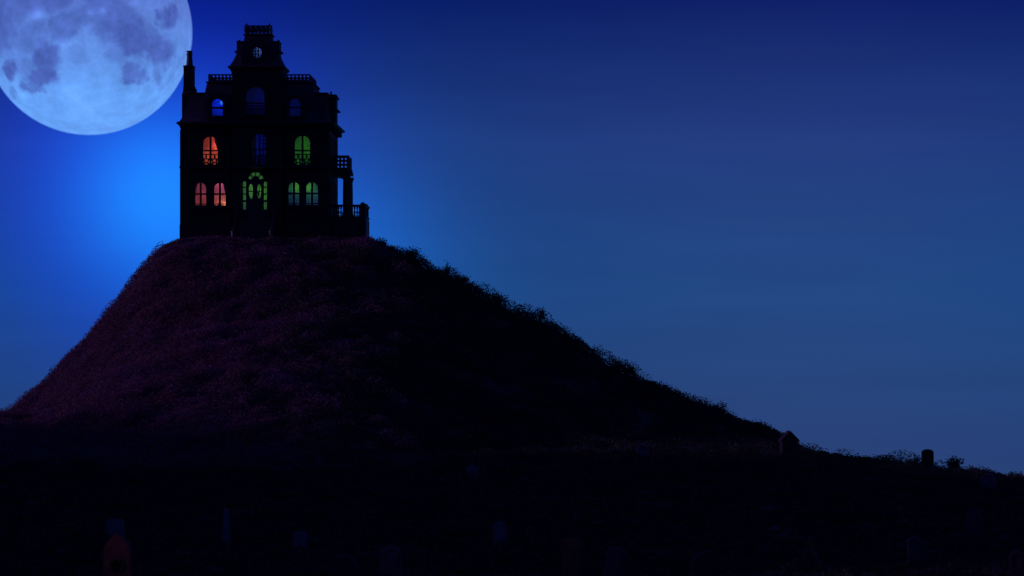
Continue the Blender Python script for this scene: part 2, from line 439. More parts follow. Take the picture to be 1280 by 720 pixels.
# ------------------------------------------------------------------ moon
def build_moon():
    D = 4000.0
    u0, v0, r0 = 110.5, 39.5, 129.0
    c = Vector(((u0 - 640) / F * D, D, (360 - v0) / F * D))
    rad = r0 / F * D
    import bmesh
    me = bpy.data.meshes.new('moon')
    bm = bmesh.new(); bmesh.ops.create_uvsphere(bm, u_segments=96, v_segments=64, radius=rad); bm.to_mesh(me); bm.free()
    me.polygons.foreach_set('use_smooth', [True] * len(me.polygons))
    o = bpy.data.objects.new('moon', me); COL.objects.link(o)
    o.location = c
    m = bpy.data.materials.new('moon_surface'); m.use_nodes = True
    nt = m.node_tree; N, L = nt.nodes, nt.links; N.clear()
    out = N.new('ShaderNodeOutputMaterial'); em = N.new('ShaderNodeEmission'); L.new(em.outputs[0], out.inputs[0])
    tc = N.new('ShaderNodeTexCoord')
    sc = N.new('ShaderNodeVectorMath'); sc.operation = 'SCALE'; sc.inputs['Scale'].default_value = 1 / rad
    L.new(tc.outputs['Object'], sc.inputs[0])
    nz = N.new('ShaderNodeTexNoise'); nz.inputs['Scale'].default_value = 4.2; nz.inputs['Detail'].default_value = 8; nz.inputs['Roughness'].default_value = 0.62
    L.new(sc.outputs[0], nz.inputs['Vector'])
    wv = N.new('ShaderNodeVectorMath'); wv.operation = 'MULTIPLY_ADD'
    L.new(nz.outputs['Color'], wv.inputs[0]); wv.inputs[1].default_value = (.38, .38, .38); wv.inputs[2].default_value = (-.19, -.19, -.19)
    ad = N.new('ShaderNodeVectorMath'); ad.operation = 'ADD'; L.new(sc.outputs[0], ad.inputs[0]); L.new(wv.outputs[0], ad.inputs[1])
    sx = N.new('ShaderNodeSeparateXYZ'); L.new(ad.outputs[0], sx.inputs[0])
    def mth(op, a, b=None, clamp=False):
        n = N.new('ShaderNodeMath'); n.operation = op; n.use_clamp = clamp
        for i, v in enumerate((a, b)):
            if v is None: continue
            if isinstance(v, (int, float)): n.inputs[i].default_value = v
            else: L.new(v, n.inputs[i])
        return n.outputs[0]
    # the dark seas of the near side: (u, v, half width, half height, depth)
    seas = [(219, 26, 11, 16, .95), (165, 40, 28, 30, .85), (180, 58, 26, 24, .95), (207, 70, 20, 22, .9), (193, 50, 18, 18, .6), (177, 97, 13, 13, .8), (204, 100, 11, 10, .5),
            (12, 35, 36, 44, .85), (45, 8, 36, 26, .75), (88, 8, 26, 20, .75), (98, 44, 20, 20, .75), (120, 34, 24, 14, .7), (140, -8, 36, 26, .85), (150, 16, 28, 22, .75), (128, 14, 18, 16, .45),
            (55, 58, 34, 22, .6), (75, 82, 20, 26, .9), (70, 104, 24, 14, .95), (52, 92, 18, 18, .55), (28, 96, 13, 13, .95), (52, 115, 12, 7, .7), (80, -30, 50, 40, .8), (165, 78, 14, 12, .5),
            (110, 82, 16, 9, .25), (30, 70, 26, 16, .45), (22, 122, 8, 6, .4)]
    tot = None
    for (u, v, a, b, d) in seas:
        ex = mth('MULTIPLY', mth('SUBTRACT', sx.outputs['X'], (u - u0) / r0), r0 / a)
        ez = mth('MULTIPLY', mth('SUBTRACT', sx.outputs['Z'], (v0 - v) / r0), r0 / b)
        r = mth('SQRT', mth('ADD', mth('MULTIPLY', ex, ex), mth('MULTIPLY', ez, ez)))
        mr = N.new('ShaderNodeMapRange'); mr.interpolation_type = 'SMOOTHSTEP'
        mr.inputs['From Min'].default_value = 1.38; mr.inputs['From Max'].default_value = 0.52
        mr.inputs['To Min'].default_value = 0; mr.inputs['To Max'].default_value = d
        L.new(r, mr.inputs[0])
        tot = mr.outputs[0] if tot is None else mth('MAXIMUM', tot, mr.outputs[0])
    # mottling of highlands and bright rays
    n2 = N.new('ShaderNodeTexNoise'); n2.inputs['Scale'].default_value = 6; n2.inputs['Detail'].default_value = 9; n2.inputs['Roughness'].default_value = 0.65
    L.new(sc.outputs[0], n2.inputs['Vector'])
    # rough highland colour, warmer and duller to the north
    sz = N.new('ShaderNodeSeparateXYZ'); L.new(sc.outputs[0], sz.inputs[0])
    hr = N.new('ShaderNodeMapRange'); hr.inputs['From Min'].default_value = 0.25; hr.inputs['From Max'].default_value = -0.65
    L.new(sz.outputs['Z'], hr.inputs[0])
    hi = N.new('ShaderNodeMix'); hi.data_type = 'RGBA'
    hi.inputs['A'].default_value = (.110, .200, .660, 1); hi.inputs['B'].default_value = (.135, .370, .960, 1)
    L.new(hr.outputs[0], hi.inputs['Factor'])
    lo = N.new('ShaderNodeMix'); lo.data_type = 'RGBA'
    lo.inputs['A'].default_value = (.042, .080, .360, 1); lo.inputs['B'].default_value = (.088, .150, .560, 1)
    L.new(n2.outputs[0], lo.inputs['Factor'])
    fin = N.new('ShaderNodeMix'); fin.data_type = 'RGBA'
    L.new(tot, fin.inputs['Factor']); L.new(hi.outputs['Result'], fin.inputs['A']); L.new(lo.outputs['Result'], fin.inputs['B'])
    gain = mth('ADD', mth('MULTIPLY', n2.outputs[0], 0.75), 0.60)
    n3 = N.new('ShaderNodeTexNoise'); n3.inputs['Scale'].default_value = 26; n3.inputs['Detail'].default_value = 6; n3.inputs['Roughness'].default_value = 0.7
    L.new(sc.outputs[0], n3.inputs['Vector'])
    gain = mth('MULTIPLY', gain, mth('ADD', mth('MULTIPLY', n3.outputs[0], 0.36), 0.82))
    # small bright ray craters
    sx2 = N.new('ShaderNodeSeparateXYZ'); L.new(sc.outputs[0], sx2.inputs[0])
    for (u, v, a, d) in ((66, 29, 7, .5), (147, 25, 4, .4), (132, 28, 4, .35), (96, 62, 10, .2), (182, 14, 5, .25), (120, 140, 16, .12), (84, 108, 4, .3), (58, 80, 5, .25), (100, 118, 12, .14), (40, 126, 5, .2)):
        ex = mth('MULTIPLY', mth('SUBTRACT', sx2.outputs['X'], (u - u0) / r0), r0 / a)
        ez = mth('MULTIPLY', mth('SUBTRACT', sx2.outputs['Z'], (v0 - v) / r0), r0 / a)
        q = mth('EXPONENT', mth('MULTIPLY', mth('ADD', mth('MULTIPLY', ex, ex), mth('MULTIPLY', ez, ez)), -1.0))
        gain = mth('ADD', gain, mth('MULTIPLY', q, d))
    L.new(fin.outputs['Result'], em.inputs['Color']); L.new(gain, em.inputs['Strength'])
    me.materials.append(m)
    tag(o, 'huge pale blue full moon with dark patches behind the chimney', 'moon')
build_moon()

# ------------------------------------------------------------------ house
HY = 210.0                                   # plane of the front wall
BY = 209.4                                   # plane of the middle bay
TOPZ = float(Z(301, 206))
house = bpy.data.objects.new('mansion', None); COL.objects.link(house)
HO = Vector((X(320, HY), 215.0, TOPZ)); house.location = HO
tag(house, 'black three storey mansion with a tower and coloured windows on the hilltop', 'house')

def P(u, v, y=HY): return (X(u, y), Z(v, y))
def rect(u0, u1, v0, v1, y=HY): return [P(u0, v1, y), P(u1, v1, y), P(u1, v0, y), P(u0, v0, y)]
def arch(u0, u1, vt, vb, y=HY, n=12, rise=None):
    """window shape with a round (or flatter) head"""
    w = (u1 - u0) / 2; rise = w if rise is None else rise
    pts = [P(u0, vb, y), P(u1, vb, y)]
    for i in range(n + 1):
        a = math.pi * i / n
        pts.append(P((u0 + u1) / 2 + w * math.cos(a), vt + rise - rise * math.sin(a), y))
    return pts
def ell(u, v, a, b, y=HY, n=16):
    return [P(u + a * math.cos(2 * math.pi * i / n), v + b * math.sin(2 * math.pi * i / n), y) for i in range(n)]
def hb(mb, name, mat, parent=house, **k): return mb.build(name, mat, parent, origin=HO if parent is not None else (0, 0, 0), **k)

def carve(o, box):
    """cut the space of a room out of a roof mesh"""
    c = MB().box(*box).build('cut', None, house, origin=HO)
    md = o.modifiers.new('cut', 'BOOLEAN'); md.object = c; md.operation = 'DIFFERENCE'; md.solver = 'EXACT'
    bpy.context.view_layer.update()
    me = bpy.data.meshes.new_from_object(o.evaluated_get(bpy.context.evaluated_depsgraph_get()))
    print('carve', o.name, len(o.data.polygons), len(me.polygons))
    o.modifiers.clear(); o.data = me
    bpy.data.objects.remove(c)

VB = 312      # v of the foot of the walls (below ground line)
# openings
W_UL = (252.5, 273.5, 169, 207); W_UR = (367, 389, 168, 207)
W_L1 = (242.5, 259, 227, 258); W_L2 = (266, 283.5, 227, 258); W_R1 = (359, 375.5, 226, 257.5); W_R2 = (381, 399, 226, 257.5)
left_holes = [arch(*W_UL), arch(*W_L1), arch(*W_L2)]
right_holes = [arch(*W_UR), arch(*W_R1), arch(*W_R2)]
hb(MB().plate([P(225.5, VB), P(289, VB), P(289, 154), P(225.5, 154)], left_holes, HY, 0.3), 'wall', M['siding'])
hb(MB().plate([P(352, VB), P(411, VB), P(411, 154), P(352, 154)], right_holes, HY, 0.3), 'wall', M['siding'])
BKY = 221.0
xl, xr = X(225.5, HY), X(411, HY)
zt, zb_ = Z(154, HY), Z(VB, HY)
hb(MB().box(xl, xl + .3, HY + .3, BKY, zb_, zt), 'wall', M['siding'])
# right wall with two tall windows
def yz(y0, y1, v0, v1): return [(y0, Z(v1, HY)), (y1, Z(v1, HY)), (y1, Z(v0, HY)), (y0, Z(v0, HY))]
sw = [(212.2, 213.5), (216.8, 218.1)]
hb(MB().plate(yz(HY + .3, BKY, 154, VB), [yz(a, b, 168, 204) for a, b in sw] + [yz(a, b, 224, 256) for a, b in sw], xr - .3, .3, axis='x'), 'wall', M['siding'])
for a, b in sw:
    for v0, v1 in ((168, 204), (224, 256)):
        f = MB().plate(yz(a - .08, b + .08, v0 - 1.2, v1 + 1.2), [yz(a + .06, (a + b) / 2 - .03, v0 + 1, v1 - 1), yz((a + b) / 2 + .03, b - .06, v0 + 1, v1 - 1)], xr - .1, .16, axis='x')
        w = hb(f, 'window', M['trim'])
        hb(MB().box(xr - .06, xr - .05, a, b, Z(v1, HY), Z(v0, HY)), 'pane', M['glass'], w)
        for s in (a - .62, b + .12):
            sh = MB().box(xr + .003, xr + .07, s, s + .5, Z(v1 - .5, HY), Z(v0 + .5, HY))
            for k in range(14):
                zz = Z(v1 - 2, HY) + k * (Z(v0 + 2, HY) - Z(v1 - 2, HY)) / 13
                sh.box(xr + .07, xr + .10, s + .06, s + .44, zz - .04, zz + .03)
            hb(sh, 'shutter', M['wood'])
hb(MB().box(xl + .3, xr - .3, BKY - .3, BKY, zb_, zt), 'wall', M['siding'])
# middle bay and tower shaft
door_hole = [P(301, 275, BY), P(336, 275, BY), P(336, 225, BY)] + [P(319.5 + 11 * math.cos(a), 225.5 - 11 * math.sin(a), BY) for a in np.linspace(0, math.pi, 12)] + [P(301, 225, BY)]
bay_u = (290, 353)
hb(MB().plate([P(bay_u[0], VB, BY), P(bay_u[1], VB, BY), P(bay_u[1], 90, BY), P(bay_u[0], 90, BY)],
              [door_hole, arch(313, 335.5, 166, 207, BY), arch(306, 332, 107, 144, BY)], BY, .3), 'bay_wall', M['siding'])
bx0, bx1 = X(bay_u[0], BY), X(bay_u[1], BY)
TCY = BY + (bx1 - bx0) / 2
hb(MB().box(bx0, bx0 + .25, BY + .3, TCY * 2 - BY, zb_, Z(90, BY)).box(bx1 - .25, bx1, BY + .3, TCY * 2 - BY, zb_, Z(90, BY))
   .box(bx0 + .25, bx1 - .25, TCY * 2 - BY - .25, TCY * 2 - BY, zt + .1, Z(90, BY)), 'tower_shaft', M['siding'])

# belt courses, cornice with brackets, corner boards, plinth
def band(mb, u0, u1, v0, v1, proj, y=HY):
    mb.box(X(u0, y), X(u1, y), y - proj, y - .003, Z(v1, y), Z(v0, y)); return mb
for b in (band(MB(), 224.5, 289.5, 207.6, 210.4, .16), band(MB(), 353.6, 412, 207.6, 210.4, .16), band(MB(), 289, 354, 207.3, 210.2, .2, BY),
          MB().box(xr + .003, xr + .16, HY, BKY, Z(210.4, HY), Z(207.6, HY))):
    hb(b, 'belt_course', M['trim'])
cz = [Z(158, HY), Z(155.5, HY), Z(153, HY)]
ox = X(1, HY) - X(0, HY)
def ring(d, z): return (xl - d * .45, xr + d, HY - d, BKY + d, z)
hb(MB().loft([ring(.05, Z(160, HY)), ring(.10, Z(158.2, HY)), ring(.30, Z(156.2, HY)), ring(.52, Z(155.2, HY)), ring(.52, Z(153.2, HY)), ring(.42, Z(152.4, HY))]), 'cornice', M['trim'])
for k in range(12):
    b = MB()
    u = 229 + k * 16.3
    if 286 < u < 356: continue
    b.box(X(u, HY), X(u + 1.6, HY), HY - .34, HY - .003, Z(162.5, HY), Z(156.4, HY))
    hb(b, 'cornice_bracket', M['trim'])
for k in range(7):
    b = MB()
    y = HY + .8 + k * 1.55
    b.box(xr + .003, xr + .36, y, y + .16, Z(163, HY), Z(156.4, HY))
    hb(b, 'cornice_bracket', M['trim'])
hb(band(MB(), 225, 228, 163, 296, .06), 'corner_board', M['trim'])
hb(band(MB(), 408.6, 411.6, 163, 296, .06), 'corner_board', M['trim'])
hb(MB().box(xr + .004, xr + .06, HY - .06, HY + .3, Z(296, HY), Z(163, HY)), 'corner_board', M['trim'])
hb(band(MB(), 224.6, 289, 281, 304, .1), 'foundation', M['brickwork'])
hb(band(MB(), 354, 412, 281, 304, .1), 'foundation', M['brickwork'])
b = MB(); band(b, 286.5, 356.5, 152, 155, .5, BY); band(b, 288, 355, 155, 158, .25, BY)
hb(b, 'bay_cornice', M['trim'])

# ---- windows
def window(shape, op, y, bars, mat=M['trim'], sill=True, hood=True, parent=house, name='window', frame=1.5):
    u0, u1, vt, vb = op
    outer = shape(u0 + .02, u1 - .02, vt + .02, vb - .02, y)
    inner_pts = shape(u0 + frame, u1 - frame, vt + frame, vb - frame, y)
    f = MB().plate(outer, [inner_pts], y + .08, .12)
    for (a0, a1, b0, b1) in bars:
        f.box(X(a0, y), X(a1, y), y + .083, y + .17, Z(b1, y), Z(b0, y))
    w = hb(f, name, mat, parent)
    hb(MB().plate(shape(u0 + frame * .6, u1 - frame * .6, vt + frame * .6, vb - frame * .6, y), [], y + .18, .015), 'pane', M['glass'], w)
    if sill:
        hb(MB().box(X(u0 - 1.5, y), X(u1 + 1.5, y), y - .16, y - .003, Z(vb + 1.6, y), Z(vb, y)), 'sill', mat, w)
    if hood:
        hw = 1.8
        n = 12; c = (u0 + u1) / 2; ro = (u1 - u0) / 2 + hw; ri = (u1 - u0) / 2 + .3; cv = vt + (u1 - u0) / 2
        pts = [P(c + ro * math.cos(math.pi * i / n), cv - ro * math.sin(math.pi * i / n), y) for i in range(n + 1)]
        pts += [P(c + ri * math.cos(math.pi * i / n), cv - ri * math.sin(math.pi * i / n), y) for i in range(n, -1, -1)]
        hb(MB().plate(pts, [], y - .1, .097), 'hood_moulding', mat, w)
    return w
def cross(op, vm, t=1.25):
    u0, u1, vt, vb = op; c = (u0 + u1) / 2
    return [(c - t, c + t, vt + .2, vb - .2), (u0 + .3, u1 - .3, vm - t * .8, vm + t * .8)]
for op, vm in ((W_L1, 242.5), (W_L2, 242.5), (W_R1, 241.8), (W_R2, 241.8)):
    window(arch, op, HY, cross(op, vm) + [(op[0] + .3, op[1] - .3, op[3] - 3.6, op[3] - 2.2)])
for op, vm in ((W_UL, 188.2), (W_UR, 188.2)):
    window(arch, op, HY, cross(op, vm))

def openwork(mb, u0, u1, v0, v1, y, n, thick=.06):
    """pierced railing: frame with rows of round and quatrefoil holes between uprights"""
    holes = []
    du = (u1 - u0) / n; h = v1 - v0
    for k in range(n):
        c = u0 + (k + .5) * du; r = du * .36
        a = h * .13
        holes.append(ell(c, v0 + h * .22, r, a, y, 8))
        holes.append(ell(c, v0 + h * .54, r * .95, h * .15, y, 6))
        holes.append(ell(c, v0 + h * .82, r, a * .75, y, 8))
    mb.plate(rect(u0, u1, v0, v1, y), holes, y, thick)
    return mb
for op in (W_UL, W_UR):
    y = HY - .3
    c = (op[0] + op[1]) / 2
    mb = MB()
    v0, v1 = 192.2, 207
    holes = []
    for s in (-1, 1):
        cc = c + s * 5.3
        holes += [rect(cc - 4.0, cc - .9, v0 + 1.2, v0 + 6.0, y), rect(cc + .9, cc + 4.0, v0 + 1.2, v0 + 6.0, y),
                  ell(cc, v0 + 8.6, 2.1, 1.9, y, 10), [P(cc - 4.2, v0 + 7.6, y), P(cc - 2.7, v0 + 10.2, y), P(cc - 4.2, v0 + 12.8, y)],
                  [P(cc + 2.7, v0 + 10.2, y), P(cc + 4.2, v0 + 7.6, y), P(cc + 4.2, v0 + 12.8, y)], [P(cc - 2.4, v0 + 13.3, y), P(cc, v0 + 11.3, y), P(cc + 2.4, v0 + 13.3, y)]]
    mb.plate(rect(op[0] - 1.5, op[1] + 1.5, v0, v1, y), holes, y, .06)
    mb.box(X(op[0] - 1.5, y), X(op[0] - .8, y), y + .06, HY - .003, Z(v1, y), Z(v0, y)).box(X(op[1] + .8, y), X(op[1] + 1.5, y), y + .06, HY - .003, Z(v1, y), Z(v0, y))
    mb.box(X(op[0] - 2, y), X(op[1] + 2, y), y - .05, HY - .163, Z(v1 + 2.2, y), Z(v1 + .02, y))
    hb(mb, 'balconette', M['trim'])
# middle bay upper window with lattice work, and its balcony
op = (313, 335.5, 166, 207)
lat = [(323.2, 325, 166.5, 206.6), (313.4, 335, 186, 187.6)]
for k in range(8): lat.append((325, 335, 170 + 4.5 * k, 170.9 + 4.5 * k))
lat += [(328.6, 329.6, 167, 206.6), (332.2, 333.2, 168, 206.6), (317.4, 318.4, 168, 206.6)]
window(arch, op, BY, lat)
mb = openwork(MB(), 309, 340, 194, 207, BY - .7, 9)
mb.box(X(307, BY), X(342, BY), BY - .78, BY - .21, Z(210.5, BY), Z(207.3, BY))
hb(mb, 'balcony', M['trim'])
# attic window in the bay
op = (306, 332, 107, 144)
window(arch, op, BY, [(306.3, 331.7, 128, 130)])
hb(openwork(MB(), 305.5, 332.5, 131.5, 144, BY - .4, 9), 'balconette', M['trim'])

# ---- front door
door = hb(MB().plate(rect(301.3, 335.7, 225.2, 275, BY), [rect(303.6, 307.4, 227, 250, BY), rect(329.6, 333.6, 227, 250, BY), rect(303.6, 307.4, 252.5, 262, BY), rect(329.6, 333.6, 252.5, 262, BY), rect(309.5, 327.8, 228, 275 - .1, BY)], BY + .08, .14), 'door_frame', M['trim'])
for s in (305.5, 331.6):
    for v in (234, 242.5):
        mb = MB().box(X(s - 2.4, BY), X(s + 2.4, BY), BY + .083, BY + .2, Z(v + .7, BY), Z(v - .7, BY))
        hb(mb, 'glazing_bar', M['trim'], door)
hb(MB().box(X(303.2, BY), X(307.8, BY), BY + .222, BY + .235, Z(263, BY), Z(226.5, BY)), 'pane', M['glass'], door)
hb(MB().box(X(329.2, BY), X(334, BY), BY + .222, BY + .235, Z(263, BY), Z(226.5, BY)), 'pane', M['glass'], door)
for (a, b_, c) in ((309.3, 318.64, 313.6), (318.66, 328.0, 323.8)):
    leaf = hb(MB().plate(rect(a, b_, 227.8, 275.6, BY), [ell(c, 239, 2.7, 9.3, BY)], BY + .1, .09), 'door', M['wood'])
    hb(MB().plate(ell(c, 239, 3, 9.7, BY), [], BY + .191, .012), 'pane', M['glass'], leaf)
    bb = MB().box(X(c - 2.9, BY), X(c + 2.9, BY), BY + .095, BY + .19, Z(239.7, BY), Z(238.5, BY))
    if c > 320:
        bb.box(X(c - .4, BY), X(c + .4, BY), BY + .092, BY + .188, Z(248, BY), Z(229, BY))
        bb.plate([P(c - 2.6, 240, BY), P(c - .4, 240, BY), P(c - .4, 247, BY)], [], BY + .1, .04)
    hb(bb, 'muntin', M['wood'], leaf)
    hb(MB().lathe(X(b_ - 1 if c < 320 else a + 1, BY), BY + .05, [(.01, Z(253, BY)), (.05, Z(252.6, BY)), (.05, Z(251.6, BY)), (.01, Z(251, BY))], 8), 'handle', M['trim'], leaf)
fan_out = [P(319.5 + 11.3 * math.cos(a), 225.2 - 11.3 * math.sin(a), BY) for a in np.linspace(0, math.pi, 14)]
fan_holes = []
for k in range(4):
    a0 = math.pi * (k + .12) / 4; a1 = math.pi * (k + .88) / 4
    aa = np.linspace(a0, a1, 5)
    fan_holes.append([P(319.5 + 9.3 * math.cos(a), 224.6 - 9.3 * math.sin(a), BY) for a in aa] + [P(319.5 + 5 * math.cos(a), 224.6 - 4.6 * math.sin(a), BY) for a in aa[::-1]])
fan = hb(MB().plate(fan_out, fan_holes, BY + .08, .12), 'fanlight', M['trim'])
hb(MB().plate([P(319.5 + 10 * math.cos(a), 224.9 - 10 * math.sin(a), BY) for a in np.linspace(0, math.pi, 14)], [], BY + .205, .012), 'pane', M['glass'], fan)

# ---- front steps with rails and newels
st = MB()
for k in range(7):
    st.box(X(299, BY), X(341, BY), BY - .3 - .3 * (7 - k), BY - .004, Z(VB, BY) if k == 0 else Z(304 - 4.1 * k, BY), Z(304 - 4.1 * (k + 1) + .0, BY))
hb(st, 'front_steps', M['wood'])
for ux in (296, 343):
    rr = MB()
    x = X(ux, BY)
    y0, y1 = BY - 2.5, BY - .02
    z0, z1 = Z(301, BY) + .35, Z(275, BY) + .85
    rr.add([(x - .05, y0, z0), (x + .05, y0, z0), (x + .05, y1, z1), (x - .05, y1, z1), (x - .05, y0, z0 + .1), (x + .05, y0, z0 + .1), (x + .05, y1, z1 + .1), (x - .05, y1, z1 + .1)],
           [(0, 3, 2, 1), (4, 5, 6, 7), (0, 1, 5, 4), (1, 2, 6, 5), (2, 3, 7, 6), (3, 0, 4, 7)])
    for k in range(9):
        t = (k + .5) / 9
        rr.box(x - .03, x + .03, y0 + t * (y1 - y0) - .03, y0 + t * (y1 - y0) + .03, Z(304, BY) - .3 + t * 1.2, z0 + t * (z1 - z0))
    rl = hb(rr, 'stair_rail', M['trim'])
    hb(MB().lathe(x, y0 - .08, [(.16, Z(312, BY)), (.16, z0 + .2), (.2, z0 + .22), (.2, z0 + .3), (.08, z0 + .36), (.14, z0 + .46), (.02, z0 + .6)], 8, True), 'newel_post', M['trim'], rl)

# ---- mansard roof
def lo(u0, u1, d0, d1, v): return (X(u0, HY), X(u1, HY), HY + d0, BKY - d1, Z(v, HY))
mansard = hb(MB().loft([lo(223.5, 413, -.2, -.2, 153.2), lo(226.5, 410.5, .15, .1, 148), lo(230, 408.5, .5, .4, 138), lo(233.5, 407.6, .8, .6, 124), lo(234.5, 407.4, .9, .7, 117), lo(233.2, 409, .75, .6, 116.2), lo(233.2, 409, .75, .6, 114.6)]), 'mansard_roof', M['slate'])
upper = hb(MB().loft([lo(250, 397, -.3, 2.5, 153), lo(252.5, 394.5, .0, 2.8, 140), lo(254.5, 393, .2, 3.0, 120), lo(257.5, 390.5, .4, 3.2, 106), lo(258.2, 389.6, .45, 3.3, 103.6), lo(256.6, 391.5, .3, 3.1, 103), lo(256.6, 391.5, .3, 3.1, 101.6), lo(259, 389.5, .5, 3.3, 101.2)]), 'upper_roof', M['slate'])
# pierced cresting on the roof edge: front, back, sides
def crest_panel(u0, u1, v0, v1, y, n):
    du = (u1 - u0) / n; holes = []
    for k in range(n):
        c = u0 + (k + .5) * du
        holes.append([P(c - du * .36, v0 + 1.9, y), P(c + du * .36, v0 + 1.9, y), P(c + du * .26, v0 + 3.2, y), P(c + du * .1, v0 + 3.6, y), P(c + du * .1, v0 + 4.6, y), P(c - du * .1, v0 + 4.6, y), P(c - du * .1, v0 + 3.6, y), P(c - du * .26, v0 + 3.2, y)])
        holes.append(ell(c, v1 - 2.4, du * .15, .65, y, 8))
    return MB().plate(rect(u0, u1, v0, v1, y), holes, y, .05)
fy = HY + .55
cf = crest_panel(260.3, 292, 92.6, 101.7, fy, 7)
hb(cf, 'roof_cresting', M['trim'])
hb(crest_panel(350, 387.5, 92.6, 101.7, fy, 8), 'roof_cresting', M['trim'])
x0, x1 = X(260.3, fy), X(387.5, fy); by = BKY - 3.4
hb(MB().box(x0, x1, by, by + .05, Z(101.5, fy), Z(100, fy)).box(x0, x1, by, by + .05, Z(94, fy), Z(92.8, fy)), 'roof_cresting', M['trim'])
for x in (x0, x1 - .05):
    hz0, hz1 = Z(101.7, fy), Z(92.6, fy)
    holes = []
    n = 14
    for k in range(n):
        a = fy + .1 + (by - fy - .1) * (k + .15) / n; b2 = fy + .1 + (by - fy - .1) * (k + .85) / n
        holes.append([(a, hz0 + .12), (b2, hz0 + .12), (b2, hz1 - .1), (a, hz1 - .1)])
    hb(MB().plate([(fy + .06, hz0), (by, hz0), (by, hz1), (fy + .06, hz1)], holes, x, .05, axis='x'), 'roof_cresting', M['trim'])

# dormers on the front
def dormer(op, y, fu0, fu1, ftop, fbot):
    w2 = (fu1 - fu0) / 2
    d = hb(MB().plate(arch(fu0, fu1, ftop, fbot, y, 14), [arch(*op, y)], y, .25), 'dormer', M['trim'])
    # arched hood running back to the roof
    n = 14; v = []; f = []
    for k in range(n + 1):
        a = math.pi * k / n
        for r in (w2 + 1.8, w2 - .6):
            for yy in (y - .15, y + 1.8):
                p = P((fu0 + fu1) / 2 + r * math.cos(a), ftop + w2 - r * math.sin(a), y)
                v.append((p[0], yy, p[1]))
    for k in range(n):
        i = k * 4
        f += [(i, i + 4, i + 5, i + 1), (i + 2, i + 3, i + 7, i + 6), (i, i + 2, i + 6, i + 4), (i + 1, i + 5, i + 7, i + 3)]
    hb(MB().add(v, f), 'dormer_hood', M['slate'], d)
    zc = ftop + w2
    hb(MB().box(X(fu0, y), X(fu0 + 1.2, y), y + .25, y + 1.8, Z(fbot, y), Z(zc, y)), 'dormer_cheek', M['slate'], d)
    hb(MB().box(X(fu1 - 1.2, y), X(fu1, y), y + .25, y + 1.8, Z(fbot, y), Z(zc, y)), 'dormer_cheek', M['slate'], d)
    return d
DY = HY - .35
W_AL = (263.4, 280, 122, 146); W_AR = (360.4, 377.2, 122, 146)
dormer(W_AL, DY, 259, 284.5, 117.5, 152.5)
dormer(W_AR, DY, 356.2, 381.5, 117.5, 152.5)
window(arch, W_AL, DY, [(263.7, 279.7, 133.4, 136.0)], hood=False)
window(arch, W_AR, DY, [(360.7, 377, 133.2, 135.4)], hood=False)
# dormer on the right side of the mansard, seen in profile
xs = X(407, HY)
sd = MB().box(xs - .4, X(417.5, HY), HY + 2.2, HY + 4.4, Z(152, HY), Z(120, HY))
sd.box(xs - .4, X(419.5, HY), HY + 2.0, HY + 4.6, Z(120, HY), Z(118, HY)).box(xs - .4, X(418, HY), HY + 2.2, HY + 4.4, Z(118, HY), Z(115.4, HY))
sd.box(X(416.5, HY), X(421, HY), HY + 1.9, HY + 4.7, Z(136.5, HY), Z(135, HY))
sd.box(X(410.5, HY), X(412.5, HY), HY + 2.0, HY + 2.3, Z(116, HY), Z(112, HY))
hb(sd, 'side_dormer', M['slate'])

# ---- tower
tw = (bx1 - bx0) / 2; tcx = (bx0 + bx1) / 2 - X(321.5, BY) + X(320.8, BY)
tcx = X(321, BY)
def sq(hw_px, v): 
    h = hw_px * BY / F
    return (tcx - h, tcx + h, TCY - h, TCY + h, Z(v, BY))
hb(MB().loft([sq(31.6, 94), sq(31.8, 90), sq(33.2, 87), sq(35.6, 85), sq(36, 83.3), sq(35, 82.4)]), 'tower_cornice', M['trim'])
tower_roof = hb(MB().loft([sq(34, 82.6), sq(29.8, 76), sq(27, 70), sq(24.5, 62), sq(19.5, 54), sq(17.3, 48), sq(16.2, 43.2), sq(18.4, 42.4), sq(18.4, 41.2), sq(15.5, 40.6)]), 'tower_roof', M['slate'])
# cresting box on the tower top, pierced, with finials
h = 15.6 * BY / F
ty0, ty1 = TCY - h, TCY + h
holes = []
for k in range(5):
    c = 321 - 15.6 + (k + .5) * 6.24
    holes += [ell(c, 36.4, .95, 1.1, ty0, 8), ell(c + 1.6, 38.8, .5, .5, ty0, 6), ell(c - 1.6, 34.0, .6, .6, ty0, 6)]
tc_ = hb(MB().plate(rect(321 - 15.6, 321 + 15.6, 31.6, 40.8, ty0), holes, ty0, .05), 'tower_cresting', M['trim'])
mb = MB()
mb.box(tcx - h, tcx + h, ty1 - .05, ty1, Z(40.8, BY), Z(37.5, BY)).box(tcx - h, tcx + h, ty1 - .05, ty1, Z(34, BY), Z(31.6, BY))
for k in range(7): 
    x = tcx - h + 2 * h * k / 6.5
    mb.box(x, x + .16, ty1 - .05, ty1, Z(37.5, BY), Z(34, BY))
mb.box(tcx - h, tcx - h + .05, ty0 + .05, ty1 - .05, Z(40.8, BY), Z(31.6, BY)).box(tcx + h - .05, tcx + h, ty0 + .05, ty1 - .05, Z(40.8, BY), Z(31.6, BY))
hb(mb, 'cresting_sides', M['trim'], tc_)
for sx_ in (-1, 1):
    for yy in (ty0 + .08, ty1 - .08):
        x = tcx + sx_ * (h - .08); z0 = Z(31.6, BY)
        hb(MB().lathe(x, yy, [(.1, z0 - .02), (.1, z0 + .06), (.05, z0 + .09), (.09, z0 + .15), (.01, z0 + .26)], 8), 'finial', M['trim'], tc_)
